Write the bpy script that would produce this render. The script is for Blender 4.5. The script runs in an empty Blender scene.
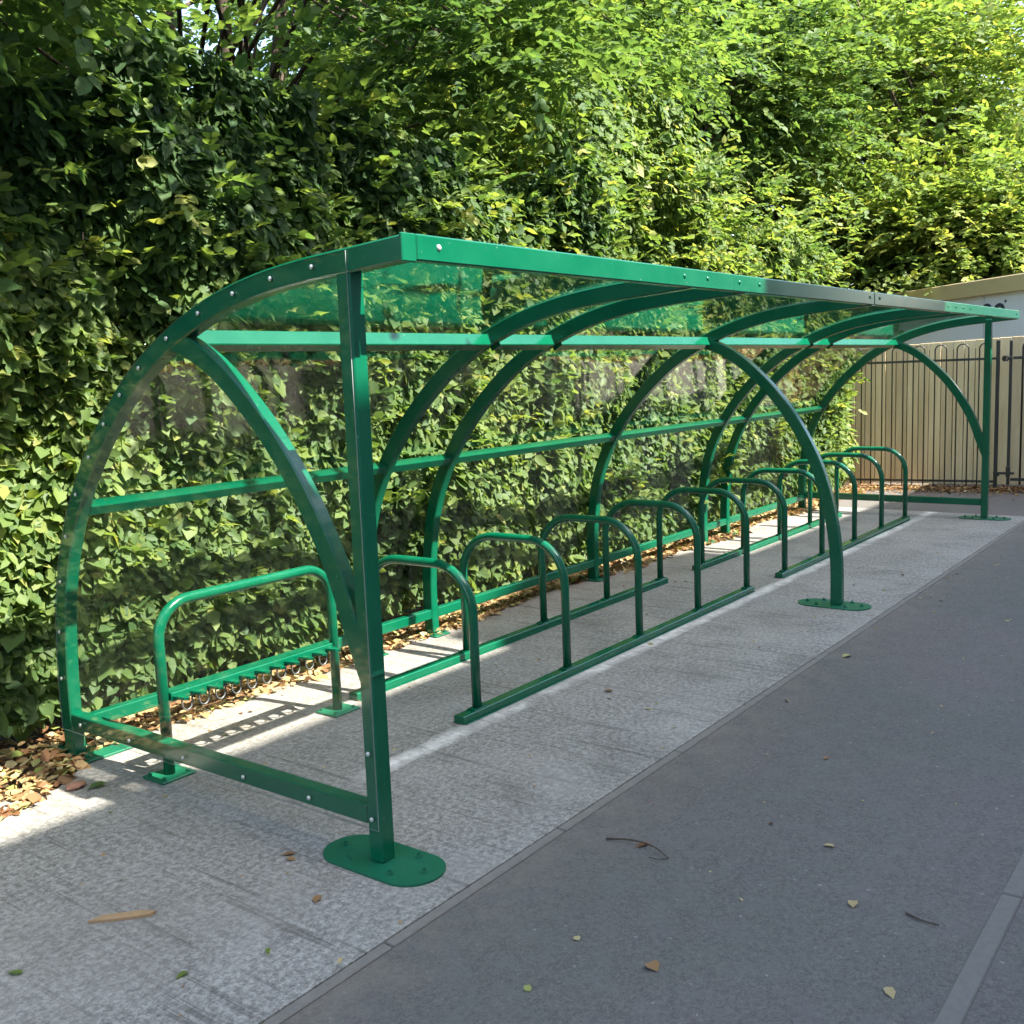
import bpy, bmesh, math, random
import numpy as np
from mathutils import Vector, Matrix
random.seed(7)
RNG = np.random.default_rng(11)
sc = bpy.context.scene
COL = sc.collection
R = math.radians

# ------------------------------------------------------------------ basics
def link(o, parent=None):
    COL.objects.link(o)
    if parent: o.parent = parent
    return o
def tag(o, label=None, cat=None, group=None, kind=None):
    if label: o['label'] = label
    if cat: o['category'] = cat
    if group: o['group'] = group
    if kind: o['kind'] = kind
    return o
def empty(name, loc=(0, 0, 0), rz=0):
    o = bpy.data.objects.new(name, None); o.location = loc; o.rotation_euler = (0, 0, rz)
    o.empty_display_size = .1
    return link(o)
def build(name, bm, mat, parent=None, smooth=False):
    bmesh.ops.recalc_face_normals(bm, faces=bm.faces)
    me = bpy.data.meshes.new(name); bm.to_mesh(me); bm.free()
    for m in (mat if isinstance(mat, (list, tuple)) else [mat]): me.materials.append(m)
    if smooth:
        me.polygons.foreach_set('use_smooth', np.ones(len(me.polygons), bool))
    return link(bpy.data.objects.new(name, me), parent)
def copy_tree(o, parent=None):
    c = o.copy(); COL.objects.link(c); c.parent = parent
    for ch in [k for k in bpy.data.objects if k.parent == o and k is not c]:
        copy_tree(ch, c)
    return c

def box(bm, c, s, mat=None, bev=0.0, mi=0):
    """box at centre c, full size s, optional 3x3 rotation, chamfered edges"""
    r = bmesh.ops.create_cube(bm, size=1)
    vs = r['verts']
    bmesh.ops.scale(bm, vec=s, verts=vs)
    if bev > 0:
        es = list({e for v in vs for e in v.link_edges})
        q = bmesh.ops.bevel(bm, geom=es, offset=bev, segments=1, affect='EDGES')
        vs = list({v for f in q['faces'] for v in f.verts} | {v for v in vs if v.is_valid})
    if mat is not None: bmesh.ops.rotate(bm, cent=(0, 0, 0), matrix=mat, verts=vs)
    bmesh.ops.translate(bm, vec=c, verts=vs)
    if mi:
        for f in {f for v in vs for f in v.link_faces}: f.material_index = mi
def rect(w, h, c=.006):
    a, b = w / 2, h / 2
    return [(-a + c, -b), (a - c, -b), (a, -b + c), (a, b - c), (a - c, b), (-a + c, b), (-a, b - c), (-a, -b + c)]
def circ(r, n=14):
    return [(r * math.cos(2 * math.pi * i / n), r * math.sin(2 * math.pi * i / n)) for i in range(n)]
def sweep(bm, pts, prof, side, scale=None):
    """sweep a profile (a along side, b along side x tangent) along a polyline"""
    side = Vector(side).normalized(); P = [Vector(p) for p in pts]; rings = []
    for i, p in enumerate(P):
        t = (P[min(i + 1, len(P) - 1)] - P[max(i - 1, 0)]).normalized()
        n = side.cross(t).normalized(); s = scale[i] if scale else 1
        sd = t.cross(n).normalized()
        rings.append([bm.verts.new(p + sd * a * s + n * b * s) for a, b in prof])
    k = len(prof)
    for r0, r1 in zip(rings, rings[1:]):
        for j in range(k): bm.faces.new((r0[j], r0[(j + 1) % k], r1[(j + 1) % k], r1[j]))
    bm.faces.new(rings[0][::-1]); bm.faces.new(rings[-1])
def cyl(bm, c, r, h, n=16, r2=None, mat=None):
    q = bmesh.ops.create_cone(bm, cap_ends=True, segments=n, radius1=r, radius2=r if r2 is None else r2, depth=h)
    if mat is not None: bmesh.ops.rotate(bm, cent=(0, 0, 0), matrix=mat, verts=q['verts'])
    bmesh.ops.translate(bm, vec=c, verts=q['verts'])
def prism(bm, outline, z0, z1):
    lo = [bm.verts.new((x, y, z0)) for x, y in outline]; hi = [bm.verts.new((x, y, z1)) for x, y in outline]
    n = len(lo)
    for i in range(n): bm.faces.new((lo[i], lo[(i + 1) % n], hi[(i + 1) % n], hi[i]))
    bm.faces.new(lo[::-1]); bm.faces.new(hi)
def spline(pts, n=8):
    P = [Vector(p) for p in pts]; P = [2 * P[0] - P[1]] + P + [2 * P[-1] - P[-2]]; out = []
    for i in range(1, len(P) - 2):
        a, b, c, d = P[i - 1:i + 3]
        for k in range(n):
            t = k / n
            out.append(.5 * ((2 * b) + (c - a) * t + (2 * a - 5 * b + 4 * c - d) * t * t + (3 * b - a - 3 * c + d) * t ** 3))
    out.append(P[-2]); return out

# ------------------------------------------------------------------ materials
class NT:
    def __init__(s, name):
        s.m = bpy.data.materials.new(name); s.m.use_nodes = True
        s.t = s.m.node_tree; s.t.nodes.clear()
        s.out = s.t.nodes.new('ShaderNodeOutputMaterial')
    def n(s, typ, **kw):
        nd = s.t.nodes.new(typ)
        for k, v in kw.items():
            if k.startswith('_'): setattr(nd, k[1:], v)
            else:
                key = k.replace('__', ' ')
                nd.inputs[int(key[1:]) if key[0] == 'i' and key[1:].isdigit() else key].default_value = v
        return nd
    def l(s, a, b): s.t.links.new(a, b)
    def noise(s, vec, scale, detail=4, rough=.6, dist=0):
        q = s.n('ShaderNodeTexNoise', Scale=scale, Detail=detail, Roughness=rough, Distortion=dist); s.l(vec, q.inputs['Vector']); return q.outputs['Fac']
    def ramp(s, fac, stops):
        q = s.n('ShaderNodeValToRGB'); e = q.color_ramp.elements
        while len(e) < len(stops): e.new(.5)
        for k, (p, c) in zip(e, stops): k.position = p; k.color = (*c, 1) if len(c) == 3 else c
        s.l(fac, q.inputs[0]); return q.outputs[0]
    def mix(s, fac, a, b, mode='MIX'):
        q = s.n('ShaderNodeMix', _data_type='RGBA', _blend_type=mode)
        for v, i in ((fac, 0), (a, 6), (b, 7)):
            if isinstance(v, (int, float)): q.inputs[i].default_value = v
            elif isinstance(v, tuple): q.inputs[i].default_value = (*v, 1)
            else: s.l(v, q.inputs[i])
        return q.outputs[2]
    def math(s, op, a, b=0, clamp=False):
        q = s.n('ShaderNodeMath', _operation=op, _use_clamp=clamp)
        for v, i in ((a, 0), (b, 1)):
            if isinstance(v, (int, float)): q.inputs[i].default_value = v
            else: s.l(v, q.inputs[i])
        return q.outputs[0]
    def bump(s, h, strength=.3, dist=.01):
        q = s.n('ShaderNodeBump', Strength=strength, Distance=dist); s.l(h, q.inputs['Height']); return q.outputs[0]
    def pbr(s, base, rough=.5, spec=.5, normal=None, metal=0, coat=0):
        q = s.n('ShaderNodeBsdfPrincipled'); q.inputs['Metallic'].default_value = metal
        q.inputs['Specular IOR Level'].default_value = spec; q.inputs['Coat Weight'].default_value = coat
        q.inputs['Coat Roughness'].default_value = .12
        for v, k in ((base, 'Base Color'), (rough, 'Roughness')):
            if isinstance(v, tuple): q.inputs[k].default_value = (*v, 1)
            elif isinstance(v, (int, float)): q.inputs[k].default_value = v
            else: s.l(v, q.inputs[k])
        if normal is not None: s.l(normal, q.inputs['Normal'])
        return q.outputs[0]
    def done(s, sh): s.l(sh, s.out.inputs['Surface']); return s.m
    def obj(s): return s.n('ShaderNodeTexCoord').outputs['Object']
    def gen(s): return s.n('ShaderNodeNewGeometry').outputs['Position']

def m_paint(name, base, rough=.28):
    t = NT(name); p = t.gen()
    a = t.noise(p, 5, 5); b = t.noise(p, 60, 3)
    c = t.mix(t.ramp(a, [(.35, (0, 0, 0)), (.75, (1, 1, 1))]), base, tuple(min(1, x * 1.18 + .004) for x in base))
    dust = t.ramp(t.noise(p, 17, 6, .7), [(.62, (0, 0, 0)), (.85, (.16, .16, .16))])
    c = t.mix(dust, c, (.16, .22, .17))
    chip = t.ramp(t.noise(p, 75, 2, .6), [(.715, (0, 0, 0)), (.74, (.55, .55, .55))])
    c = t.mix(chip, c, (.20, .27, .22))
    r = t.math('ADD', t.math('MULTIPLY', a, .16), rough - .06)
    return t.done(t.pbr(c, r, .5, t.bump(b, .06, .004), coat=.0))
def m_plain(name, base, rough=.5, metal=0, spec=.5, var=.15, scale=20):
    t = NT(name); p = t.gen(); a = t.noise(p, scale, 5)
    c = t.mix(a, tuple(x * (1 - var) for x in base), tuple(x * (1 + var) for x in base))
    return t.done(t.pbr(c, rough, spec, t.bump(t.noise(p, scale * 6, 3), .1, .003), metal))

GREEN = m_paint('green_paint', (.0, .092, .043), .18)
PLATE = m_paint('green_plate_paint', (.004, .105, .052), .4)
BOLTW = m_plain('bolt_zinc', (.62, .64, .62), .3, .6, var=.1)
STEEL = m_plain('loop_steel', (.15, .16, .155), .5, .6, var=.2)
BLACK = m_plain('black_paint', (.028, .026, .022), .4)

def m_clear():
    t = NT('clear_sheet'); p = t.gen()
    lw = t.n('ShaderNodeLayerWeight', Blend=.5)
    f = t.math('ADD', t.math('MULTIPLY', t.math('POWER', lw.outputs['Facing'], 5), .85), .015, True)
    tr = t.n('ShaderNodeBsdfTransparent'); tr.inputs[0].default_value = (.994, .997, .995, 1)
    nm = t.bump(t.noise(p, 1.7, 2, .4), .22, .02)
    gl = t.n('ShaderNodeBsdfGlossy'); gl.inputs['Roughness'].default_value = .03; t.l(nm, gl.inputs['Normal'])
    ms = t.n('ShaderNodeMixShader'); t.l(f, ms.inputs[0]); t.l(tr.outputs[0], ms.inputs[1]); t.l(gl.outputs[0], ms.inputs[2])
    df = t.n('ShaderNodeBsdfDiffuse'); df.inputs[0].default_value = (.6, .62, .58, 1)
    g = t.math('MULTIPLY', t.ramp(t.noise(p, 7, 8, .75, .6), [(.45, (0, 0, 0)), (.8, (1, 1, 1))]), .003)
    g2 = t.math('ADD', g, .001)
    m2 = t.n('ShaderNodeMixShader'); t.l(g2, m2.inputs[0]); t.l(ms.outputs[0], m2.inputs[1]); t.l(df.outputs[0], m2.inputs[2])
    return t.done(m2.outputs[0])
CLEAR = m_clear()
EDGE = m_plain('sheet_cut_edge', (.20, .25, .24), .3, var=.05)

def m_concrete():
    t = NT('brushed_concrete'); p = t.gen()
    mp = t.n('ShaderNodeMapping'); mp.inputs['Scale'].default_value = (38, 3.2, 1); mp.inputs['Rotation'].default_value = (0, 0, R(4)); t.l(p, mp.inputs[0])
    br = t.noise(mp.outputs[0], 1, 6, .75)
    big = t.noise(p, 1.3, 5, .6); fine = t.noise(p, 95, 5, .85); mid = t.noise(p, 42, 8, .85, .2)
    c = t.ramp(fine, [(.36, (.10, .10, .095)), (.64, (.52, .51, .49))])
    c = t.mix(.64, c, t.ramp(mid, [(.40, (.055, .053, .05)), (.49, (.26, .255, .24)), (.57, (.62, .61, .58))]))
    c = t.mix(.22, c, t.ramp(br, [(.3, (.09, .09, .088)), (.7, (.54, .535, .515))]))
    c = t.mix(t.math('MULTIPLY', t.ramp(big, [(.35, (0, 0, 0)), (.7, (1, 1, 1))]), .5), c, t.mix(.5, c, (.14, .135, .12)))
    # white cement slurry left along the front rails of the stands
    sp = t.n('ShaderNodeSeparateXYZ'); t.l(p, sp.inputs[0])
    wob = t.math('MULTIPLY', t.math('SUBTRACT', t.noise(p, 3.5, 5, .6), .5), .12)
    d = t.math('ABSOLUTE', t.math('SUBTRACT', t.math('ADD', sp.outputs[1], wob), .628))
    msk = t.math('SUBTRACT', 1, t.math('DIVIDE', d, .062), True)
    msk = t.math('MULTIPLY', t.math('POWER', msk, .6), t.ramp(t.noise(p, 1.1, 3), [(.36, (.25, .25, .25)), (.5, (1, 1, 1))]))
    msk = t.math('MULTIPLY', msk, t.math('MULTIPLY', t.math('SUBTRACT', sp.outputs[0], .45), 5, True))
    msk = t.math('MULTIPLY', msk, t.ramp(t.noise(p, 16, 5, .7), [(.3, (.25, .25, .25)), (.6, (1, 1, 1))]))
    c = t.mix(t.math('MULTIPLY', msk, .95), c, (.95, .94, .92))
    # dirt toward the hedge
    dirt = t.math('MULTIPLY', t.math('SUBTRACT', sp.outputs[1], 1.3), 1.1, True)
    dirt = t.math('MULTIPLY', dirt, t.ramp(t.noise(p, 5, 5), [(.35, (0, 0, 0)), (.7, (.8, .8, .8))]))
    c = t.mix(dirt, c, (.2, .15, .095))
    lines = t.n('ShaderNodeMapping'); lines.inputs['Scale'].default_value = (26, .9, 1); lines.inputs['Rotation'].default_value = (0, 0, R(3)); t.l(p, lines.inputs[0])
    ln = t.ramp(t.noise(lines.outputs[0], 1, 3, .7), [(.57, (0, 0, 0)), (.66, (.5, .5, .5))])
    c = t.mix(ln, c, (.075, .07, .062))
    st = t.ramp(t.noise(p, 2.1, 7, .7, .8), [(.50, (0, 0, 0)), (.74, (.42, .42, .42))])
    c = t.mix(st, c, (.085, .082, .07))
    pale = t.ramp(t.noise(p, 1.6, 6, .65, .5), [(.46, (0, 0, 0)), (.66, (.25, .25, .25))])
    c = t.mix(pale, c, (.50, .49, .465))
    c = t.mix(1, c, (.86, .84, .80), 'MULTIPLY')
    h = t.math('ADD', t.math('MULTIPLY', br, .7), t.math('MULTIPLY', fine, .4))
    return t.done(t.pbr(c, .85, .25, t.bump(h, .55, .006)))
def m_asphalt():
    t = NT('asphalt'); p = t.gen()
    vo = t.n('ShaderNodeTexVoronoi', Scale=115); t.l(p, vo.inputs['Vector'])
    fine = t.ramp(t.math('ADD', t.math('MULTIPLY', t.noise(p, 170, 3, .8), .5), t.math('MULTIPLY', t.noise(p, 62, 3, .8), .5)), [(.34, (0, 0, 0)), (.66, (1, 1, 1))]); big = t.noise(p, .9, 5, .6); mid = t.noise(p, 9, 5, .6)
    c = t.mix(fine, (.060, .0545, .049), (.208, .192, .172))
    c = t.mix(t.math('MULTIPLY', big, .35), c, (.122, .116, .113))
    c = t.mix(t.math('MULTIPLY', t.ramp(mid, [(.46, (0, 0, 0)), (.72, (1, 1, 1))]), .55), c, (.150, .145, .135))
    chip = t.ramp(vo.outputs['Color'], [(.945, (0, 0, 0)), (.97, (1, 1, 1))])
    c = t.mix(t.math('MULTIPLY', chip, .5), c, (.4, .39, .38))
    c = t.mix(t.ramp(t.noise(p, 2.3, 4, .6, .4), [(.4, (0, 0, 0)), (.62, (.5, .5, .5))]), c, t.mix(1, c, (1.1, .98, 1.06), 'MULTIPLY'))
    c = t.mix(t.ramp(t.noise(p, .55, 3), [(.45, (0, 0, 0)), (.6, (.6, .6, .6))]), c, t.mix(1, c, (.82, .92, .88), 'MULTIPLY'))
    sp = t.n('ShaderNodeSeparateXYZ'); t.l(p, sp.inputs[0])
    eg = t.math('SUBTRACT', 1, t.math('MULTIPLY', t.math('ABSOLUTE', t.math('ADD', sp.outputs[1], .37)), 3.2), True)
    eg = t.math('MULTIPLY', eg, t.ramp(t.noise(p, 6, 6, .75), [(.42, (0, 0, 0)), (.66, (.6, .6, .6))]))
    c = t.mix(eg, c, (.20, .18, .145))
    h = t.math('SUBTRACT', t.math('MULTIPLY', fine, .6), vo.outputs['Distance'])
    return t.done(t.pbr(c, .82, .3, t.bump(h, .5, .004)))
def m_soil():
    t = NT('soil'); p = t.gen()
    c = t.ramp(t.noise(p, 14, 8, .7), [(.3, (.02, .014, .009)), (.55, (.075, .05, .03)), (.8, (.19, .13, .075))])
    return t.done(t.pbr(c, .95, .1, t.bump(t.noise(p, 40, 6, .8), .8, .02)))
def m_leaf(name, stops, trans=.48, rough=.52):
    t = NT(name); a = t.n('ShaderNodeAttribute', _attribute_name='tint')
    c = t.ramp(a.outputs['Fac'], stops)
    c2 = t.mix(t.noise(t.gen(), 35, 3), t.mix(.25, c, (0, .01, 0)), c)
    p = t.pbr(c2, rough, .28)
    tl = t.n('ShaderNodeBsdfTranslucent'); t.l(t.mix(1, c2, (1.5, 1.5, .7), 'MULTIPLY'), tl.inputs[0])
    ms = t.n('ShaderNodeMixShader'); ms.inputs[0].default_value = trans; t.l(p, ms.inputs[1]); t.l(tl.outputs[0], ms.inputs[2])
    return t.done(ms.outputs[0])
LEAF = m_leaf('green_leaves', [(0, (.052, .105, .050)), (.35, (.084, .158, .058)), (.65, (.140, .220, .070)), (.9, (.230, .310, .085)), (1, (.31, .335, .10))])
LITTER = m_leaf('dry_leaves', [(0, (.10, .045, .02)), (.25, (.24, .12, .055)), (.5, (.40, .26, .12)), (.8, (.50, .42, .22)), (1, (.28, .32, .08))], .12, .7)
def m_bark():
    t = NT('bark'); p = t.gen(); mp = t.n('ShaderNodeMapping'); mp.inputs['Scale'].default_value = (14, 14, 2.5); t.l(p, mp.inputs[0])
    n = t.noise(mp.outputs[0], 1, 7, .7)
    return t.done(t.pbr(t.ramp(n, [(.3, (.035, .026, .019)), (.7, (.13, .10, .075))]), .9, .2, t.bump(n, .8, .02)))
BARK = m_bark()
def m_boards():
    t = NT('pale_timber'); p = t.obj(); mp = t.n('ShaderNodeMapping'); mp.inputs['Scale'].default_value = (9, 9, .9); t.l(p, mp.inputs[0])
    n = t.noise(mp.outputs[0], 1.5, 6, .65); a = t.n('ShaderNodeAttribute', _attribute_name='tint')
    c = t.ramp(n, [(.25, (.70, .53, .29)), (.7, (.90, .73, .45))])
    c = t.mix(1, c, t.ramp(a.outputs['Fac'], [(0, (.82, .8, .78)), (1, (1.08, 1.08, 1.05))]), 'MULTIPLY')
    return t.done(t.pbr(c, .75, .25, t.bump(n, .3, .005)))
BOARD = m_boards()

# ------------------------------------------------------------------ numpy meshes of leaves
def np_mesh(name, V, quads, tris, mat, parent, tint):
    me = bpy.data.meshes.new(name); nq, ntr = len(quads), len(tris)
    me.vertices.add(len(V)); me.vertices.foreach_set('co', np.ascontiguousarray(V, np.float32).ravel())
    loops = np.concatenate([quads.ravel(), tris.ravel()]).astype(np.int32)
    me.loops.add(len(loops)); me.loops.foreach_set('vertex_index', loops)
    st = np.concatenate([np.arange(nq) * 4, nq * 4 + np.arange(ntr) * 3]).astype(np.int32)
    me.polygons.add(nq + ntr); me.polygons.foreach_set('loop_start', st)
    at = me.attributes.new('tint', 'FLOAT', 'POINT'); at.data.foreach_set('value', np.ascontiguousarray(tint, np.float32))
    me.materials.append(mat); me.update(calc_edges=True)
    return link(bpy.data.objects.new(name, me), parent)
def unit(a): return a / np.maximum(np.linalg.norm(a, axis=1, keepdims=True), 1e-9)
def leaves(name, P, A, N, S, tint, mat, parent=None, width=.34):
    """one folded, pointed leaf per row: base P, midrib A, face normal N, length S"""
    A = unit(A); N = unit(N - (N * A).sum(1, keepdims=True) * A); B = np.cross(N, A); n = len(P)
    s = S[:, None]; w = s * (width + .06 * RNG.standard_normal((n, 1))); f = w * (.25 + .2 * RNG.random((n, 1))); dr = s * (.12 * RNG.random((n, 1)))
    V = np.empty((n, 7, 3))
    V[:, 0] = P; V[:, 1] = P + A * s * .52; V[:, 2] = P + A * s - N * dr
    V[:, 3] = P + A * s * .2 + B * w * .82 + N * f * .8; V[:, 4] = P + A * s * .6 + B * w * .86 + N * (f * .8 - dr * .4)
    V[:, 5] = P + A * s * .2 - B * w * .82 + N * f * .8; V[:, 6] = P + A * s * .6 - B * w * .86 + N * (f * .8 - dr * .4)
    o = (np.arange(n) * 7)[:, None]
    q = np.concatenate([o + [0, 3, 4, 1], o + [0, 1, 6, 5]]); tr = np.concatenate([o + [1, 4, 2], o + [1, 2, 6]])
    return np_mesh(name, V.reshape(-1, 3), q, tr, mat, parent, np.repeat(np.clip(tint, 0, 1), 7))
def vnoise(x, y, seed, f):
    """smooth pseudo noise in -1..1"""
    r = np.random.default_rng(seed); v = np.zeros_like(x)
    for k in range(7):
        a = r.random() * 6.28; ff = f * (.6 + 1.2 * r.random()); v += np.sin(ff * (x * math.cos(a) + y * math.sin(a)) + r.random() * 6.28)
    return v / 3.2

def sprays(O, D, L, k, size, tint, up=None, jit=.35):
    """leafy twigs: origin O, direction D, length L, k leaves left and right of each twig"""
    m = len(O); D = unit(D); U = np.tile([0, 0, 1.], (m, 1)) if up is None else up
    U = unit(U + .25 * RNG.standard_normal((m, 3))); S = unit(np.cross(D, U)); U = np.cross(S, D)
    t = (np.arange(k) + .5) / k; sg = np.where(np.arange(k) % 2, 1., -1.)
    t = t[None, :] + RNG.normal(0, .04, (m, k))
    P = O[:, None] + D[:, None] * (L[:, None] * t)[..., None]; P[..., 2] -= (L[:, None] * t ** 2) * .22
    a = (.95 - .55 * t)
    A = D[:, None] * np.cos(a)[..., None] + S[:, None] * (np.sin(a) * sg)[..., None]
    A = A + jit * RNG.standard_normal(A.shape) * .6; A[..., 2] -= .18
    N = U[:, None] + jit * RNG.standard_normal(A.shape)
    sz = size * RNG.uniform(.65, 1.2, (m, k)); tt = tint[:, None] + RNG.normal(0, .09, (m, k))
    return P.reshape(-1, 3), A.reshape(-1, 3), N.reshape(-1, 3), sz.ravel(), tt.ravel()

# ------------------------------------------------------------------ camera
def make_camera():
    yaw, pitch, roll = .6478, -.133, -.038
    cy, sy, cp, sp = math.cos(yaw), math.sin(yaw), math.cos(pitch), math.sin(pitch)
    f = Vector((cy * cp, sy * cp, sp)); r = Vector((sy, -cy, 0)); u = r.cross(f)
    r2 = r * math.cos(roll) + u * math.sin(roll); u2 = -r * math.sin(roll) + u * math.cos(roll)
    cam = bpy.data.cameras.new('camera'); o = bpy.data.objects.new('camera', cam); link(o)
    M = Matrix((r2, u2, -f)).transposed().to_4x4(); M.translation = (-2.365, -2.406, 1.661); o.matrix_world = M
    cam.sensor_width = 36; cam.lens = 36 * 1025.1 / 1024; cam.clip_end = 2000; cam.clip_start = .05
    sc.camera = o
make_camera()

# ------------------------------------------------------------------ light
SUN_EL, SUN_AZ = R(50), R(8)          # azimuth measured from -Y towards +X
sd = Vector((math.sin(SUN_AZ) * math.cos(SUN_EL), -math.cos(SUN_AZ) * math.cos(SUN_EL), math.sin(SUN_EL)))
sun = bpy.data.lights.new('sun', 'SUN'); sun.energy = 4.4; sun.angle = R(.5); sun.color = (1, .94, .84)
so = bpy.data.objects.new('sun', sun); link(so); so.rotation_euler = sd.to_track_quat('Z', 'Y').to_euler(); so.location = (0, -10, 20)
w = bpy.data.worlds.new('World'); sc.world = w; w.use_nodes = True
bg = w.node_tree.nodes['Background']; sky = w.node_tree.nodes.new('ShaderNodeTexSky'); sky.sky_type = 'NISHITA'
sky.sun_disc = False; sky.sun_elevation = SUN_EL; sky.sun_rotation = math.pi - SUN_AZ; sky.dust_density = 2.0; sky.ozone_density = .3
w.node_tree.links.new(sky.outputs[0], bg.inputs[0]); bg.inputs[1].default_value = .15
sc.view_settings.view_transform = 'Standard'; sc.view_settings.look = 'None'; sc.view_settings.gamma = 1; sc.view_settings.exposure = 2.2
cy_ = sc.cycles; cy_.transparent_max_bounces = 40; cy_.max_bounces = 10; cy_.diffuse_bounces = 4; cy_.glossy_bounces = 4; cy_.transmission_bounces = 6
cy_.sample_clamp_indirect = 6; cy_.caustics_reflective = False; cy_.caustics_refractive = False

# ------------------------------------------------------------------ setting
def sheet(name, x0, x1, y0, y1, z, mat, sub=0):
    bm = bmesh.new()
    bm.faces.new([bm.verts.new(p) for p in ((x0, y0, z), (x1, y0, z), (x1, y1, z), (x0, y1, z))])
    return tag(build(name, bm, mat), kind='structure')
sheet('ground', -300, 300, -300, 300, -.05, m_soil())
ASPH = m_asphalt(); CONC = m_concrete()
bm = bmesh.new(); box(bm, (3.5, -4.4, -.06), (57, 8.14, .1)); box(bm, (16.1, .9, -.0625), (13.6, 2.45, .095))
tag(build('asphalt_path', bm, ASPH), kind='structure')
bm = bmesh.new(); prism(bm, [(-4, -.33), (9.25, -.335), (9.32, 2.1), (4.2, 2.2), (2.2, 2.1), (.2, 1.98), (-.25, 1.66), (-.5, 1.78), (-4, 1.8)], -.1, 0)
tag(build('concrete_slab', bm, CONC), kind='structure')
# edging along the slab front and the thin kerb strip in the asphalt
EDGEC = m_plain('edging_concrete', (.17, .16, .14), .85, var=.3, scale=25)
bm = bmesh.new(); x = -4.0
while x < 9.2:
    n = min(.915, 9.25 - x); box(bm, (x + n / 2, -.352, -.052), (n - .006, .038, .1), bev=.004); x += .915
tag(build('slab_edging', bm, EDGEC), kind='structure')
KERBC = m_plain('kerb_strip_concrete', (.155, .146, .13), .85, var=.22, scale=40)
bm = bmesh.new(); x = -4.55
while x < 14:
    box(bm, (x + .457, -1.80, -.053), (.908, .06, .1), bev=.004); x += .915
tag(build('kerb_strip', bm, KERBC), kind='structure')

# ------------------------------------------------------------------ bicycle shelter
XF = [.03, 1.94, 2.52, 4.49, 6.44, 6.93, 8.97]          # arch frames
OUT = [(2.02, 0), (2.025, .25), (2.01, .5), (1.962, .79), (1.865, 1.05), (1.725, 1.28), (1.565, 1.47), (1.4, 1.625), (1.234, 1.752), (1.0, 1.88), (.75, 1.975), (.5, 2.034), (.25, 2.066), (0, 2.083), (-.226, 2.098)]
def arc_yz(pts, off=0., n=6):
    P = spline([(0, y, z) for y, z in pts], n); Q = []
    for i, p in enumerate(P):
        t = (P[min(i + 1, len(P) - 1)] - P[max(i - 1, 0)]).normalized()
        nrm = Vector((0, t.z, -t.y))                     # points outward (up and back)
        if nrm.z < -.2 : nrm = -nrm
        Q.append(p + nrm * off)
    return Q
MID = arc_yz(OUT, -.04)
OUTER = arc_yz(OUT, .003)
sh = empty('bicycle_shelter')
tag(sh, 'long green steel bicycle shelter with curved clear roof and end panels', 'bicycle shelter')
bolt_me = None
def bolt(parent, loc, nrm, mat, r=.009):
    global bolt_me
    bm = bmesh.new(); bmesh.ops.create_uvsphere(bm, u_segments=10, v_segments=6, radius=1)
    bmesh.ops.scale(bm, vec=(r, r, r * .55), verts=bm.verts); 
    q = Vector(nrm).to_track_quat('Z', 'Y').to_matrix(); bmesh.ops.rotate(bm, cent=(0, 0, 0), matrix=q, verts=bm.verts)
    bmesh.ops.translate(bm, vec=loc, verts=bm.verts)
    return build('bolt', bm, mat, parent, True)
arches = []
for i, x in enumerate(XF):
    bm = bmesh.new(); sweep(bm, [(x, p.y, p.z) for p in MID], rect(.06, .08, .006), (1, 0, 0))
    a = build('arch_frame', bm, GREEN, sh); arches.append(a)
    bm = bmesh.new(); px = .085 if i == 0 else 0
    box(bm, (x + px, 1.985, .006), (.30 if i == 0 else .14, .34 if i == 0 else .2, .012), bev=.003)
    for dx in (-.1, .1) if i == 0 else (-.05, .05):
        for dy in (-.12, .12) if i == 0 else (-.07, .07): cyl(bm, (x + px + dx, 1.985 + dy, .018), .011, .014, 6)
    build('base_plate', bm, PLATE, a)
# curved braces: the same bend turned to the front, ending on the post or on the ground
BR = [(1.01, 1.845), (.87, 1.80), (.72, 1.715), (.56, 1.58), (.42, 1.43), (.29, 1.25), (.17, 1.03), (.085, .8)]
for x, pts in ((.033, BR + [(.03, .66)]), (8.967, BR + [(.03, .66)]), (4.49, BR + [(.03, .55), (.003, .3), (0, .012)])):
    P = spline([(x, y, z) for y, z in pts], 5)
    bm = bmesh.new(); sweep(bm, P, rect(.058, .078, .006), (1, 0, 0)); b = build('curved_brace', bm, GREEN, sh)
    if abs(x - 4.49) < .1: mid_brace = b
def stadium(cx, cy, w, l, n=10):
    o = []
    r = w * .5
    for k in range(4):
        sx, sy = [(1, 1), (-1, 1), (-1, -1), (1, -1)][k]
        for j in range(n + 1):
            a = (k + j / n) * math.pi / 2; o.append((cx + sx * (w / 2 - r) + r * math.cos(a), cy + sy * (l / 2 - r) + r * math.sin(a)))
    return o
def foot_plate(parent, cx, cy):
    bm = bmesh.new(); prism(bm, stadium(cx, cy, .235, .50), 0, .008)
    for dx, dy in ((.0, .19), (0, -.19), (.075, .1), (-.075, -.1), (.075, -.1), (-.075, .1)):
        cyl(bm, (cx + dx, cy + dy, .013), .015, .011, 6, .012); cyl(bm, (cx + dx, cy + dy, .021), .006, .012, 8)
    return build('base_plate', bm, PLATE, parent)
foot_plate(mid_brace, 4.49, .02)
for x in (.0355, 8.9645):
    bm = bmesh.new(); box(bm, (x, .032, 1.022), (.064, .064, 2.03), bev=.005)
    p = build('post', bm, GREEN, sh); foot_plate(p, x, .03)
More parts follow.
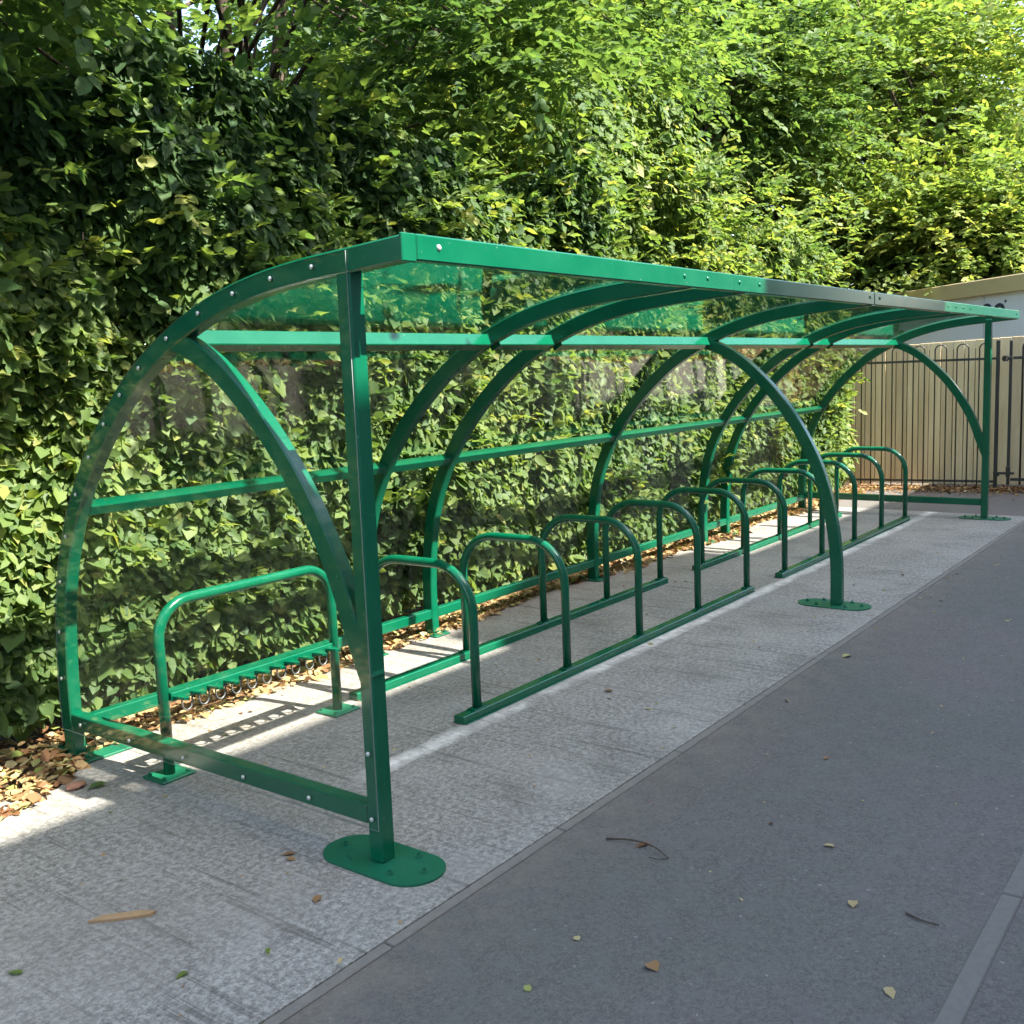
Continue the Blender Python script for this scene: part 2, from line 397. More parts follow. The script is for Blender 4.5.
# front beam in two lengths with its bolts
for x0, x1, bx in ((.066, 4.488, (.17, 1.84, 2.07, 2.42, 2.66, 4.40)), (4.496, 9.03, (4.60, 6.32, 6.56, 6.80, 7.04, 8.9))):
    bm = bmesh.new(); box(bm, ((x0 + x1) / 2, -.212, 2.063), (x1 - x0, .05, .082), bev=.005)
    b = build('front_beam', bm, GREEN, sh)
    for q in bx: bolt(b, (q, -.2375, 2.068), (0, -1, 0), GREEN if q > 1 else BOLTW, .011)
bm = bmesh.new(); box(bm, (.031, -.231, 2.060), (.066, .012, .086), bev=.003); build('end_cap', bm, GREEN, sh)
# longitudinal rails, cut between the frames
def rails(name, y, z, h, d, tilt, yo=0):
    for a, b in zip(XF, XF[1:]):
        bm = bmesh.new(); L = b - a - .061
        rot = Matrix.Rotation(tilt, 3, 'X')
        box(bm, ((a + b) / 2, y, z), (L, d, h), rot, .004)
        r = build(name, bm, GREEN, sh)
        for e in (a + .034, b - .034):
            bm = bmesh.new(); box(bm, (e, y, z), (.006, d + .006, h + .004), rot, .001); build('flange', bm, GREEN, r)
rails('roof_purlin', .955, 1.835, .066, .062, R(-28))
rails('middle_rail', 1.755, 1.155, .056, .05, R(-60))
rails('bottom_rail', 1.975, .142, .06, .05, 0)
for x in (.032, 8.968):
    bm = bmesh.new(); box(bm, (x, 1.01, .172), (.056, 1.886, .07), bev=.005); build('side_rail', bm, GREEN, sh)
# clear sheets
def curved_sheet(x0, x1, P):
    bm = bmesh.new(); T = .004; I = []; O = []
    for i, p in enumerate(P):
        t = (P[min(i + 1, len(P) - 1)] - P[max(i - 1, 0)]).normalized(); n = Vector((0, t.z, -t.y)); n = n if n.z > -.2 else -n
        I.append(p.copy()); O.append(p + n * T)
    def quad(pts, mi, smooth):
        f = bm.faces.new([bm.verts.new(q) for q in pts]); f.material_index = mi
    def strip(Q):                                        # one broad face of the sheet, shaded smooth
        row = [(bm.verts.new((x0, q.y, q.z)), bm.verts.new((x1, q.y, q.z))) for q in Q]
        for (a0, a1), (b0, b1) in zip(row, row[1:]):
            f = bm.faces.new((a0, a1, b1, b0)); f.smooth = True
    strip(I); strip(O)
    for x in (x0, x1):
        for k in range(len(P) - 1): quad([(x, I[k].y, I[k].z), (x, I[k + 1].y, I[k + 1].z), (x, O[k + 1].y, O[k + 1].z), (x, O[k].y, O[k].z)], 1, False)
    for k in (0, -1): quad([(x0, I[k].y, I[k].z), (x1, I[k].y, I[k].z), (x1, O[k].y, O[k].z), (x0, O[k].y, O[k].z)], 1, False)
    return build('clear_panel', bm, [CLEAR, EDGE], sh)
zc = [i for i, p in enumerate(OUTER) if p.z > 1.17][0]; zb = [i for i, p in enumerate(OUTER) if p.z > .11][0]
for a, b in zip(XF, XF[1:]):
    curved_sheet(a + .004, b - .004, OUTER[zb:zc]); curved_sheet(a + .004, b - .004, OUTER[zc:-3])
def end_panel(x, sgn):
    out = [(y, z) for y, z in [(p.y, p.z) for p in arc_yz(OUT, -.008)] if y > .012 and z > .13]
    out = out + [(.004, out[-1][1] + .0005), (.004, .128), (out[0][0], .128)]
    bm = bmesh.new(); T = .004
    a = [bm.verts.new((x, y, z)) for y, z in out]; b = [bm.verts.new((x + sgn * T, y, z)) for y, z in out]; n = len(a)
    bm.faces.new(a); bm.faces.new(b[::-1])
    for i in range(n): bm.faces.new((a[i], a[(i + 1) % n], b[(i + 1) % n], b[i])).material_index = 1
    bmesh.ops.triangulate(bm, faces=[f for f in bm.faces if len(f.verts) > 4])
    o = build('end_panel', bm, [CLEAR, EDGE], sh)
    xx = x + sgn * (T + .001)
    C = arc_yz(OUT, -.038)
    for i in range(9, len(C) - 9, 5):
        if C[i].z > .3: bolt(o, (xx, C[i].y, C[i].z), (sgn, 0, 0), BOLTW)
    for y in (.35, .72, 1.1, 1.48, 1.86): bolt(o, (xx, y, .172), (sgn, 0, 0), BOLTW)
    for z in (.165, .40): bolt(o, (xx, .033, z), (sgn, 0, 0), BOLTW)
end_panel(-.002, -1); end_panel(9.002, 1)

# ------------------------------------------------------------------ cycle stands
def hoop_pts(w, h, r, plane, a0, other, z0=0.):
    P = [(a0, z0), (a0, h - r)]
    for k in range(1, 10): t = math.pi * (1 - k / 18); P.append((a0 + r + r * math.cos(t), h - r + r * math.sin(t)))
    for k in range(0, 10): t = math.pi / 2 * (1 - k / 9); P.append((a0 + w - r + r * math.cos(t), h - r + r * math.sin(t)))
    P += [(a0 + w, z0)]
    return [(other, a, z) if plane == 'YZ' else (a, other, z) for a, z in P]
def toast_rack(label, hx, x0, x1):
    t = empty('bike_rack', ((x0 + x1) / 2, 1.075, 0)); tag(t, label, 'bike rack', 'toast rack cycle stands under the shelter')
    T = Matrix.Translation(-t.location)
    def put(name, bm, par):
        if par is t: bmesh.ops.transform(bm, matrix=T, verts=bm.verts)
        else: bmesh.ops.transform(bm, matrix=T, verts=bm.verts)
        return build(name, bm, GREEN, par, name == 'hoop')
    for y in (.705, 1.425):
        bm = bmesh.new(); sweep(bm, [(x0, y, .022), (x1, y, .022)], rect(.062, .038, .004), (0, 1, 0))
        sweep(bm, [(x0 + .01, y, .0035), (x1 - .01, y, .0035)], rect(.084, .006, .001), (0, 1, 0))
        put('ground_rail', bm, t)
    for x in hx:
        bm = bmesh.new(); sweep(bm, hoop_pts(.72, .748, .235, 'YZ', .705, x, .04), circ(.0235), (1, 0, 0)); h = put('hoop', bm, t)
        for y in (.705, 1.425):
            bm = bmesh.new(); box(bm, (x, y, .0445), (.10, .05, .006), bev=.001)
            for d in (-.04, .04): cyl(bm, (x + d, y, .052), .008, .01, 6)
            put('fixing_flange', bm, h)
toast_rack('green rack of five hoops nearest the camera, front rail on bare concrete', (1.40, 2.20, 3.00, 3.79, 4.58), 1.26, 4.65)
toast_rack('green rack of five hoops standing nearest the railings', (5.30, 6.12, 6.95, 7.74, 8.52), 5.18, 8.60)

def scooter_rack():
    t = empty('scooter_rack', (.6, 1.37, 0)); tag(t, 'single green hoop holding a toothed scooter bar, behind the near end panel', 'scooter rack')
    T = Matrix.Translation(-t.location)
    def put(name, bm, mat, sm=False): bmesh.ops.transform(bm, matrix=T, verts=bm.verts); return build(name, bm, mat, t, sm)
    bm = bmesh.new(); sweep(bm, hoop_pts(.99, .755, .16, 'XZ', .105, 1.37, .01), circ(.024), (0, 1, 0)); put('hoop', bm, GREEN, True)
    for x in (.105, 1.095):
        bm = bmesh.new(); box(bm, (x, 1.37, .006), (.17, .15, .012), bev=.003)
        for dx in (-.06, .06):
            for dy in (-.05, .05): cyl(bm, (x + dx, 1.37 + dy, .017), .009, .012, 6)
        put('base_plate', bm, PLATE)
    bm = bmesh.new(); box(bm, (.6, 1.37, .345), (.94, .045, .04), bev=.004); put('toothed_bar', bm, GREEN)
    for k in range(11):
        x = .16 + k * .088
        bm = bmesh.new()
        o = [(x - .026, 1.35), (x + .026, 1.35), (x + .012, 1.285), (x + .004, 1.265), (x - .012, 1.285)]
        prism(bm, o, .338, .35); put('tooth', bm, GREEN)
    for k in range(10):
        x = .204 + k * .088
        P = [(x + .026 * math.cos(a), 1.345, .318 + .034 * math.sin(a) - .012) for a in [math.pi * (1 + j / 10) for j in range(11)]]
        P = [(P[0][0], 1.345, .33)] + P + [(P[-1][0], 1.345, .33)]
        bm = bmesh.new(); sweep(bm, P, circ(.004, 8), (0, 1, 0)); put('locking_loop', bm, STEEL, True)
scooter_rack()

# ------------------------------------------------------------------ hedge and trees
def tube_branch(bm, pts, r0, r1, n=7):
    P = spline(pts, 4); side = Vector((random.uniform(-1, 1), random.uniform(-1, 1), .1)).normalized()
    d = (P[-1] - P[0]).normalized()
    if abs(side.dot(d)) > .8: side = Vector((1, 0, 0)) if abs(d.x) < .7 else Vector((0, 1, 0))
    sweep(bm, P, circ(1, n), side, [r0 + (r1 - r0) * i / (len(P) - 1) for i in range(len(P))])

def hedge():
    h = empty('hedge', (4.5, 2.9, 0)); tag(h, 'tall dense green hedge running along the back of the shelter', 'hedge')
    n = 285000; x = RNG.uniform(-3.2, 11.25, n); top = 3.55 + .45 * vnoise(x, x * 0, 3, 2.1) - .45 * np.clip(x - 7.6, 0, 2) - .58 * np.exp(-((x - 1.75) / .65) ** 2)
    z = .10 + (top - .10) * RNG.random(n) ** .98
    dep = RNG.exponential(.16, n)
    am = .45 + .75 * np.clip(z - .9, 0, 1); yf = 2.23 + am * (.17 * vnoise(x, z, 5, 2.4) + .12 * vnoise(x, z, 6, 6.5)) + .5 * np.clip(.26 - z, 0, 1) + .02 * np.clip(z, 0, 2)
    y = np.maximum(yf + dep - .05, 2.075 + .07 * RNG.random(n))
    keep = (vnoise(x, z, 9, 4.2) > -1.65 - .8 * RNG.random(n)) & (dep < 1.0) & ((z > .3) | (RNG.random(n) < .75)); x, y, z = x[keep], y[keep], z[keep]; n = len(x)
    P = np.c_[x, y, z] - h.location
    N = unit(np.array([0, -.72, .62]) + .44 * RNG.standard_normal((n, 3))); A = np.c_[.75 * RNG.standard_normal(n), -.45 + .3 * RNG.standard_normal(n), -.75 + .45 * RNG.standard_normal(n)]
    S = RNG.gamma(11, .0060, n); tint = .65 - .26 * np.clip((z - 2.1) * 1.2, 0, 1) * np.clip((6 - x) * .6, 0, 1) + .16 * vnoise(x, z, 21, 1.5) + .16 * RNG.standard_normal(n)  # upper leaves towards the near end tinted darker, painting in the overhanging crown's shade
    # young shoots standing off the face
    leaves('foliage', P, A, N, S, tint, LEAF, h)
    m = 2200; xs = RNG.uniform(-3.2, 11.0, m); zs = RNG.uniform(.4, 3.7, m)
    O = np.c_[xs, 2.29 + .17 * vnoise(xs, zs, 5, 2.4) + .12 * vnoise(xs, zs, 6, 6.5), zs] - h.location
    D = np.c_[.5 * RNG.standard_normal(m), -np.ones(m), .25 + .5 * RNG.standard_normal(m)]
    L = RNG.uniform(.15, .34, m); L = np.where((zs > .1) & (zs < 2.0) & (xs > -.1) & (xs < 9.1), np.minimum(L, .16), L)
    leaves('shoots', *sprays(O, D, L, 9, .075, RNG.normal(.74, .14, m)), LEAF, h)
    bm = bmesh.new()
    for k in range(150):
        bx = random.uniform(-3.2, 11.2); by = random.uniform(2.55, 3.1)
        p = [Vector((bx, by, -.05)) - h.location]
        for j in range(1, 5): p.append(p[0] + Vector((random.uniform(-.22, .22) * j, random.uniform(-.1, .08) * j, .62 * j)))
        tube_branch(bm, p, random.uniform(.012, .03), .004, 6)
    build('stems', bm, BARK, h)
hedge()

def tree(name, label, base, top, r, crowns, tint, leaf, nsp, k=14, spl=.6, stems=1, group='trees growing behind the hedge', seed=0, tj=.1, clump=.3):
    """crowns: list of (centre, radii, number of boughs); foliage gathers in flat sprays round boughs"""
    random.seed(seed + 100); t = empty(name, base); tag(t, label, 'tree', group); B = Vector(base)
    bm = bmesh.new(); tops = []
    for s in range(stems):
        off = Vector((random.uniform(-.35, .35), random.uniform(-.2, .2), 0)) * (s > 0); b0 = off * .5 + Vector((0, 0, -.1)); H = Vector(top) - B + off * 2
        p = [b0 + H * f + Vector((random.uniform(-.12, .12), random.uniform(-.1, .1), 0)) * (f > 0) for f in (0, .25, .5, .75, 1)]
        p[0] = b0; tube_branch(bm, p, r * (1 if s == 0 else .7), r * .3, 10); tops.append(p)
    PP = []
    for c, rad, nb in crowns:
        c = Vector(c)
        for j in range(nb):
            u = Vector((random.gauss(0, 1), random.gauss(0, 1), random.gauss(0, 1))).normalized() * random.uniform(.35, 1) ** .6
            e = c + Vector((u.x * rad[0], u.y * rad[1], u.z * rad[2])) - B
            p = random.choice(tops); s0 = p[random.choice((2, 3, 3, 4))]
            mid = s0.lerp(e, .5) + Vector((0, 0, random.uniform(-.1, .35)))
            tube_branch(bm, [s0, mid, e], r * .22, r * .05, 6)
            out = (e - (c - B)); out.z *= .3
            if out.length < .05: out = Vector((0, -1, 0))
            PP.append((e, out.normalized(), random.gauss(tint, tj)))
    build('trunk', bm, BARK, t, True)
    E = np.array([list(a) for a, b, c in PP]); Od = np.array([list(b) for a, b, c in PP]); T = np.array([c for a, b, c in PP])
    idx = RNG.integers(0, len(PP), nsp)
    br = float(np.mean([max(c[1]) for c in crowns])) * clump
    O = E[idx] + RNG.normal(0, 1, (nsp, 3)) * [br * .55, br * .55, br * .3]
    D = Od[idx] * .8 + RNG.normal(0, .65, (nsp, 3)) * [1, 1, .35]
    leaves('crown', *sprays(O, D, RNG.uniform(.5, 1.2, nsp) * spl, k, leaf, T[idx] + RNG.normal(0, .05, nsp)), LEAF, t)

tree('broadleaf_tree', 'broadleaf tree with thin dark stems and branches overhanging the near end of the shelter', (3.7, 5.2, 0), (4.0, 5.3, 7.5), .10,
     [((1.2, 1.2, 5.45), (3.1, 2.1, .85), 38), ((-.2, 2.35, 3.62), (.8, .35, .42), 14), ((3.9, 2.5, 4.05), (.8, .4, .45), 14), ((.6, 4.8, 4.6), (1.9, 1.3, 1.1), 30), ((5.4, 5.8, 7.3), (2.0, 1.7, 1.3), 16)], .48, .085, 3100, 14, .6, 3, seed=1, clump=.34)
tree('broadleaf_tree', 'tree with sunlit leafy branches reaching over the middle of the shelter', (6.4, 4.9, 0), (6.6, 4.8, 8), .11,
     [((5.6, 3.6, 4.9), (1.7, 1.3, 1.3), 34), ((7.4, 4.4, 6.0), (2.6, 1.8, 1.8), 34)], .64, .09, 2700, 14, .6, 2, seed=2)
tree('leafy_shrub', 'yellow green shrub with reddish tips rising above the hedge behind the middle arch', (6.9, 3.4, 0), (6.9, 3.3, 3.4), .06,
     [((6.6, 3.1, 3.1), (1.7, .7, .95), 46)], .84, .062, 1900, 14, .42, 3, group='shrubs rising above the hedge', seed=3)
tree('broadleaf_tree', 'dark shaded tree with bare inner twigs left of the pale building', (13.0, 5.6, 0), (13.0, 5.4, 9), .15,
     [((12.6, 5.2, 6.3), (2.6, 1.7, 2.0), 46), ((13.5, 5.4, 8.4), (2.8, 2.2, 1.6), 30)], .50, .11, 2400, 14, .75, 2, seed=4)
tree('broadleaf_tree', 'bright yellow green tree behind the pale building at the right edge', (21, 7.0, 0), (21, 6.6, 13), .22,
     [((19.0, 4.2, 5.6), (4.4, 2.8, 3.2), 90), ((21.5, 5.4, 10.6), (4.6, 3.2, 3.2), 60)], .74, .14, 5600, 14, .95, 1, seed=5)
tree('broadleaf_tree', 'tall light green tree above the far end of the hedge', (15.5, 7.8, 0), (15.4, 7.5, 12), .18,
     [((15.9, 5.6, 5.6), (3.0, 2.2, 2.8), 56), ((16, 7.0, 9.8), (3.2, 2.6, 2.6), 40)], .66, .12, 3400, 14, .85, 1, seed=6)
tree('broadleaf_tree', 'low spreading lime green tree just above the roof of the pale building', (18.6, 3.4, 0), (18.6, 3.2, 5.5), .14,
     [((17.0, 2.6, 3.6), (1.6, 2.2, 1.4), 95), ((21.0, 4.2, 6.4), (3.2, 2.2, 2.2), 50)], .84, .125, 5200, 14, .9, 2, seed=7)
for k, (bx, by, hh, tn) in enumerate([(1.5, 9.5, 8, .3), (4.0, 11.2, 10, .35), (10.6, 8.6, 9, .45), (13.6, 13.5, 12, .35), (17.5, 13, 13, .45), (25, 13, 16, .55), (29, 7, 15, .7), (-2.5, 7.5, 9, .3), (5.4, 8.0, 5.0, .35), (8.6, 7.2, 5.2, .45)]):
    lab = ['slim dark tree far behind the hedge at the left', 'dark tree behind the thin stems above the hedge', 'dark green tree behind the sunlit middle branches',
           'tall dark tree filling the back of the middle gap', 'tall tree behind the far end of the hedge', 'tallest tree in the background on the right', 'far sunlit tree beyond the pale building', 'dark tree behind the hedge past the left edge', 'low dark tree behind the hedge below the sky gap', 'low tree close behind the hedge above the near roof corner'][k]
    tree('broadleaf_tree', lab, (bx, by, 0), (bx + .2, by, hh), .16, [((bx, by, hh * .48), (2.6, 1.8, hh * .24), 34), ((bx, by, hh * .8), (2.8, 2.2, hh * .2), 26)], tn, .17, 1700, 12, 1.0, 1, 'background trees', 20 + k)

# ------------------------------------------------------------------ leaf litter
def litter():
    n = 14000; x = RNG.uniform(-3, 11, n); e = 1.97 + .10 * vnoise(x, x * 0, 31, 2.2) - .72 * np.clip(.12 - x, 0, .55)
    y = e + RNG.gamma(1.3, .24, n) - .05; k = y < 3.4; x, y = x[k], y[k]; n = len(x)
    z = -.01 + .04 * RNG.random(n) + .04 * np.clip(y - 2.2, 0, 1)
    z = np.where(y < 2.05, .004 + .012 * RNG.random(n), z)
    P = np.c_[x, y, z]; A = np.c_[RNG.standard_normal((n, 2)), .25 * RNG.standard_normal(n)]; N = np.array([0, 0, 1]) + .42 * RNG.standard_normal((n, 3))
    o = leaves('leaf_litter', P, A, N, RNG.gamma(5, .0076, n) + .006, RNG.normal(.48, .25, n), LITTER); tag(o, 'dry brown and yellow leaf litter under the hedge', 'leaf litter', kind='stuff')
    # crumbs of leaf on slab and asphalt
    n = 760; x = RNG.uniform(-2, 10.8, n); y = np.where(RNG.random(n) < .45, RNG.uniform(-3, -.4, n), RNG.uniform(-.3, 2.0, n))
    x = np.where(RNG.random(n) < .45, RNG.uniform(3.5, 11, n), x)
    z = np.where((y > -.37) & (x < 9.2), .003, -.007); P = np.c_[x, y, z]
    A = np.c_[RNG.standard_normal((n, 2)), .06 * RNG.standard_normal(n)]; N = np.array([0, 0, 1]) + .16 * RNG.standard_normal((n, 3))
    o = leaves('leaf_crumbs', P, A, N, RNG.gamma(2.0, .0062, n) + .006, RNG.normal(.55, .25, n), LITTER); tag(o, 'small crumbs of dry leaf scattered over slab and asphalt', 'leaf litter', kind='stuff')
    n = 5200; t = RNG.random(n); x = 11.38 + .31 * (1 - t) + RNG.normal(0, .06, n); y = 2.2 * t + RNG.normal(0, .06, n); x -= RNG.gamma(1.2, .15, n) - .1
    P = np.c_[x, y, -.012 + .03 * RNG.random(n)]
    A = np.c_[RNG.standard_normal((n, 2)), .2 * RNG.standard_normal(n)]; N = np.array([0, 0, 1]) + .35 * RNG.standard_normal((n, 3))
    o = leaves('leaf_drift', P, A, N, RNG.uniform(.02, .055, n), RNG.normal(.3, .18, n), LITTER); tag(o, 'brown leaves drifted against the foot of the railings', 'leaf litter', kind='stuff')
litter()
def single_leaf(x, y, z, s, rz, tint, label, green=False):
    o = leaves('fallen_leaf', np.array([[0, -s / 2, 0.]]), np.array([[0, 1, .06]]), np.array([[.08, 0, 1.]]), np.array([s]), np.array([tint]), LITTER if not green else LEAF)
    o.location = (x, y, z); o.rotation_euler = (0, 0, rz); tag(o, label, 'leaf', 'single fallen leaves')
GZ, AZ = .004, -.006
for a in [(.231, -1.642, AZ, .05, 2.2, .72, 'pale tan leaf near the thin kerb strip, lower right'),
          (.627, -1.41, AZ, .045, 1.9, .66, 'small straw coloured leaf on the asphalt right of the twig'),
          (-.011, -1.061, AZ, .05, 2.6, .38, 'crumpled orange brown leaf flat on the asphalt in the foreground'),
          (.631, -.661, AZ, .065, 1.1, .22, 'dark reddish leaf lying on the thin curved twig'),
          (.97, -1.21, AZ, .04, .3, .7, 'pale leaf on open asphalt straight above the straw coloured one'),
          (3.311, -.47, AZ, .07, 1.2, .86, 'whitish curled leaf on asphalt just beyond the slab edge by the middle foot'),
          (-.282, .021, GZ, .055, 2.2, .35, 'brown leaf on the slab left of the near foot plate'),
          (-.119, .349, GZ, .05, .8, .3, 'small brown leaf on the slab under the near side rail'),
          (2.05, .35, GZ, .05, .4, .28, 'brown leaf on the slab in front of the nearest hoop')]:
    single_leaf(*a)
for a in [(-1.056, .447, GZ, .05, .5, .8, 'green leaf on the slab at the left picture edge'), (-.791, .026, GZ, .042, 1.6, .85, 'green leaf on the slab at the bottom, below the wood splinter'),
          (-.572, -.085, GZ, .035, 2.5, .9, 'little bright green leaf near the slab edge in the foreground'), (-.146, 1.522, .01, .085, 1.3, .6, 'green leaf beside the orange stone at the foot of the end arch')]:
    single_leaf(*a, green=True)
# splinter of wood, twig, stone
WOOD = m_plain('bare_wood', (.36, .23, .12), .8, var=.25, scale=60)
bm = bmesh.new(); prism(bm, [(-.103, -.016), (-.03, -.021), (.085, -.014), (.1, .004), (.06, .018), (-.06, .013)], 0, .009)
o = build('wood_splinter', bm, WOOD); o.location = (-.697, .465, .001); o.rotation_euler = (0, 0, math.atan2(-.143, .143)); tag(o, 'flat bare splinter of wood lying on the slab, lower left', 'splinter')
bm = bmesh.new(); tube_branch(bm, [(.6, -.53, -.003), (.625, -.62, .004), (.62, -.71, .006), (.585, -.79, -.002)], .004, .002, 6)
tube_branch(bm, [(.585, -.79, -.002), (.555, -.77, 0), (.555, -.73, -.002)], .002, .0012, 5)
o = build('twig', bm, BARK); tag(o, 'thin curved dark twig on the asphalt in front of the near post', 'twig')
bm = bmesh.new(); tube_branch(bm, [(.66, -1.56, -.005), (.64, -1.61, -.003), (.645, -1.66, -.006)], .0035, .002, 5)
o = build('twig', bm, BARK); tag(o, 'short straight dark twig beside the kerb strip', 'twig')
bm = bmesh.new(); tube_branch(bm, [(4.2, 2.06, .008), (4.4, 2.0, .012), (4.75, 1.98, .01)], .007, .003, 6)
o = build('twig', bm, BARK); tag(o, 'longer grey twig lying on the slab near the back leg of the middle arch', 'twig')
bm = bmesh.new(); bmesh.ops.create_icosphere(bm, subdivisions=2, radius=1)
for v in bm.verts: v.co = Vector((v.co.x * .042, v.co.y * .03, v.co.z * .018)) * (1 + .18 * math.sin(9 * v.co.x + 5 * v.co.y) + random.uniform(-.06, .06))
o = build('stone', bm, m_plain('orange_stone', (.38, .19, .12), .85, var=.3, scale=30), smooth=True); o.location = (-.20, 1.6, .012); tag(o, 'small orange brown stone by the foot of the near end arch', 'stone')

# ------------------------------------------------------------------ railings, timber fence and pale building at the far end
FU = (.14, -.99); FA = math.atan2(FU[1], FU[0])
def fence():
    t = empty('bow_top_railings', (11.53, 1.125, 0), FA); tag(t, 'black bow top metal railings in front of the pale timber fence', 'railings')
    bm = bmesh.new(); pitch = .26
    s = .565 - .065
    while s > -3.2:
        P = hoop_pts(.136, 1.83, .0679, 'XZ', s - .068, 0, .03); sweep(bm, P, circ(.0085, 8), (0, 1, 0)); s -= pitch
    build('pickets', bm, BLACK, t, True)
    for z in (.09, 1.635):
        bm = bmesh.new(); box(bm, (-1.27, 0, z), (3.86, .012, .03), bev=.002); build('rail', bm, BLACK, t)
    bm = bmesh.new(); box(bm, (.645, 0, .93), (.045, .045, 1.86), bev=.004); p = build('post', bm, BLACK, t)
    g = empty('metal_gate', (11.53 + FU[0] * .76, 1.125 + FU[1] * .76, 0), FA); tag(g, 'black bow top metal gate beside the railing post at the right edge', 'gate')
    bm = bmesh.new(); box(bm, (.03, 0, .95), (.036, .036, 1.8), bev=.004); box(bm, (1.35, 0, .95), (.045, .045, 1.8), bev=.004)
    for z in (.12, 1.635): box(bm, (.69, 0, z), (1.27, .02, .035), bev=.002)
    build('gate_frame', bm, BLACK, g)
    bm = bmesh.new(); s = .16
    while s < 1.2:
        sweep(bm, hoop_pts(.136, 1.83, .0679, 'XZ', s, .0, .05), circ(.0085, 8), (0, 1, 0)); s += pitch
    build('pickets', bm, BLACK, g, True)
    bm = bmesh.new(); box(bm, (-.02, -.03, .2), (.24, .02, .03), bev=.003); box(bm, (.03, -.035, .22), (.05, .04, .13), bev=.004); cyl(bm, (-.09, -.04, .19), .025, .05, 10); build('bolt_latch', bm, BLACK, g)
    bm = bmesh.new(); cyl(bm, (-.03, -.01, 1.63), .03, .07, 12); box(bm, (-.01, -.02, 1.63), (.12, .02, .04), bev=.003); build('hinge', bm, BLACK, g)
    # boards
    f = empty('timber_fence', (11.53 - FU[1] * .22, 1.125 + FU[0] * .22, 0), FA); tag(f, 'pale tan timber fence of upright boards behind the railings', 'fence')
    bm = bmesh.new(); k = 0; s = -3.3; cols = []
    random.seed(5)
    while s < 2.3:
        wd = random.uniform(.126, .146); top = 1.868 + .035 * (s + .12); n0 = len(bm.verts)
        box(bm, (s + wd / 2, random.uniform(-.003, .003), (top + .03) / 2), (wd - .009, .02, top - .03), bev=.003)
        cols += [random.random()] * (len(bm.verts) - n0); s += wd
    o = build('boards', bm, BOARD, f); at = o.data.attributes.new('tint', 'FLOAT', 'POINT'); at.data.foreach_set('value', np.array(cols, np.float32))
    bm = bmesh.new(); 
    for z in (.35, 1.45): box(bm, (-.5, .04, z), (5.6, .05, .09), bev=.004)
    box(bm, (-.5, .075, .9), (5.6, .01, 1.75)); build('backing_rails', bm, m_plain('dark_timber', (.06, .045, .03), .9), f)
    # pale building
    d = math.atan2(2.44, 2.3); b = empty('portable_building', (12.9, .459, 0), d); tag(b, 'low white flat roofed building with tan fascia beyond the timber fence', 'building')
    WHITE = m_plain('white_cladding', (.90, .91, .94), .5, var=.03, scale=4); TAN = m_plain('tan_fascia', (.70, .55, .28), .6, var=.08, scale=6)
    bm = bmesh.new(); box(bm, (2.85, -2.54, 1.275), (6.5, 5.0, 2.55), bev=.01)
    wl = build('wall', bm, WHITE, b)
    bm = bmesh.new(); box(bm, (2.85, -2.54, 2.632), (6.62, 5.12, .222), bev=.008); build('fascia', bm, TAN, b)
    bm = bmesh.new(); box(bm, (2.85, -2.54, 2.749), (6.5, 5.0, .012), bev=.003); build('roof', bm, m_plain('grey_roofing', (.22, .21, .19), .8), b)
    bm = bmesh.new()
    for s in (.0, 2.42, 4.84): box(bm, (s + .9, -.036, 2.2), (.006, .006, .64))
    build('panel_joint', bm, m_plain('joint_grey', (.4, .41, .43), .7), wl)
    # tops of two round dark blue letters and the small ring mark after them
    BLUE = m_plain('sign_blue', (.008, .022, .06), .5)
    for s, zc, a0, a1 in ((.548, 2.308, 0, 360), (.83, 2.322, 20, 340)):
        bm = bmesh.new(); pts = [(s + .085 * math.cos(R(a)), -.032, zc + .058 * math.sin(R(a))) for a in np.linspace(a0, a1, 28)]
        sweep(bm, pts, rect(.012, .05, .001), (0, 1, 0)); build('sign_letter', bm, BLUE, b)
    bm = bmesh.new(); sweep(bm, [(.42 + .014 * math.cos(a), -.034, 2.41 + .014 * math.sin(a)) for a in np.linspace(0, 2 * math.pi, 14)], rect(.008, .009, .001), (0, 1, 0)); build('sign_mark', bm, BLUE, b)
fence()

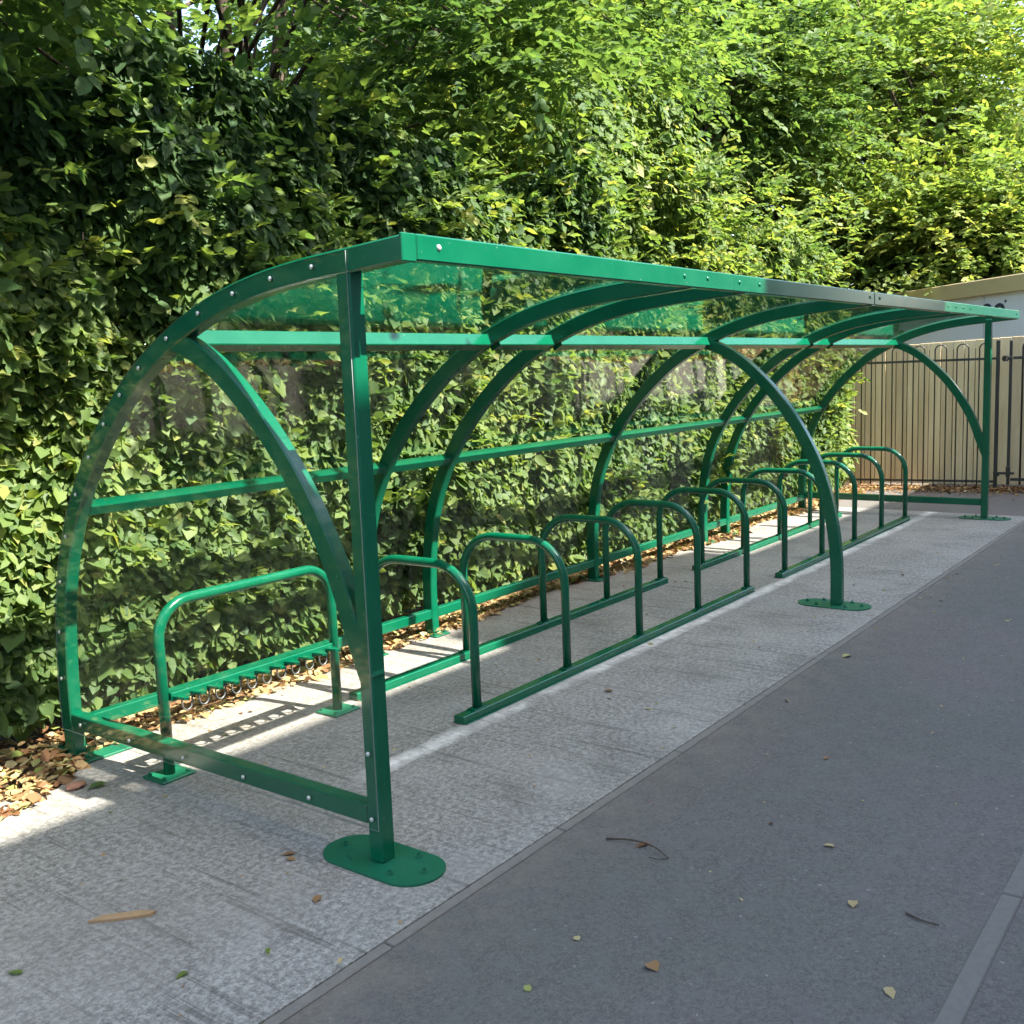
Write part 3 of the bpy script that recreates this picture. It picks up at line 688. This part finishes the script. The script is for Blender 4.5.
# ------------------------------------------------------------------ unseen building behind the camera; its eaves shade the path, pale walls bounce fill
def school():
    t = empty('rendered_building', (-2.4, -11, 0)); tag(t, 'long pale rendered building across the path, behind the camera, shading the asphalt', 'building')
    bm_ = m_plain('pale_render', (.50, .49, .46), .9, var=.06, scale=2)
    bm = bmesh.new(); box(bm, (3.4, 0, 5.05), (50.0, 7.0, 10.1)); build('wall', bm, bm_, t)
    E0 = 10.3
    bm = bmesh.new(); v = [(y, z) for y, z in ((3.8, E0), (0, E0 + 2.0), (-3.8, E0), (-3.8, E0 - .18), (3.8, E0 - .18))]
    a = [bm.verts.new((-22.0, y, z)) for y, z in v]; b = [bm.verts.new((28.8, y, z)) for y, z in v]
    for i in range(5): bm.faces.new((a[i], a[(i + 1) % 5], b[(i + 1) % 5], b[i]))
    bm.faces.new(a); bm.faces.new(b[::-1]); rf = build('roof', bm, m_plain('slate', (.09, .09, .1), .7), t)
    bm = bmesh.new(); prism(bm, [(6.3, 3.78), (9.5, 3.78), (9.5, .4), (6.3, .4)], E0 - .1, E0 + .55)  # raised roof part added to throw shade on a stretch of the front beam
    a = [(6.15, E0 + .55), (7.9, E0 + 1.15), (9.65, E0 + .55)]
    va = [bm.verts.new((x, 3.84, z)) for x, z in a]; vb = [bm.verts.new((x, .2, z)) for x, z in a]
    bm.faces.new(va); bm.faces.new(vb[::-1])
    for i in range(3): bm.faces.new((va[i], va[(i + 1) % 3], vb[(i + 1) % 3], vb[i]))
    build('added_dormer', bm, m_plain('added_dormer_lead', (.2, .2, .2), .6), rf)
    WF = m_plain('window_white', (.75, .75, .74), .5); GL = m_plain('window_glass', (.03, .04, .05), .05, spec=.8)
    for fl in (1.0, 4.2, 7.4):
        for k in range(11):
            x = -19 + k * 4.4
            bm = bmesh.new()
            for dx in (-.9, 0, .9): box(bm, (x + dx, 3.51, fl + .85), (.08, .08, 1.7))
            for dz in (0, 1.0, 1.7): box(bm, (x, 3.515, fl + dz), (1.9, .09, .08))
            wn = build('window', bm, WF, t); bm = bmesh.new(); box(bm, (x, 3.5, fl + .85), (1.8, .03, 1.66)); build('pane', bm, GL, wn)
school()
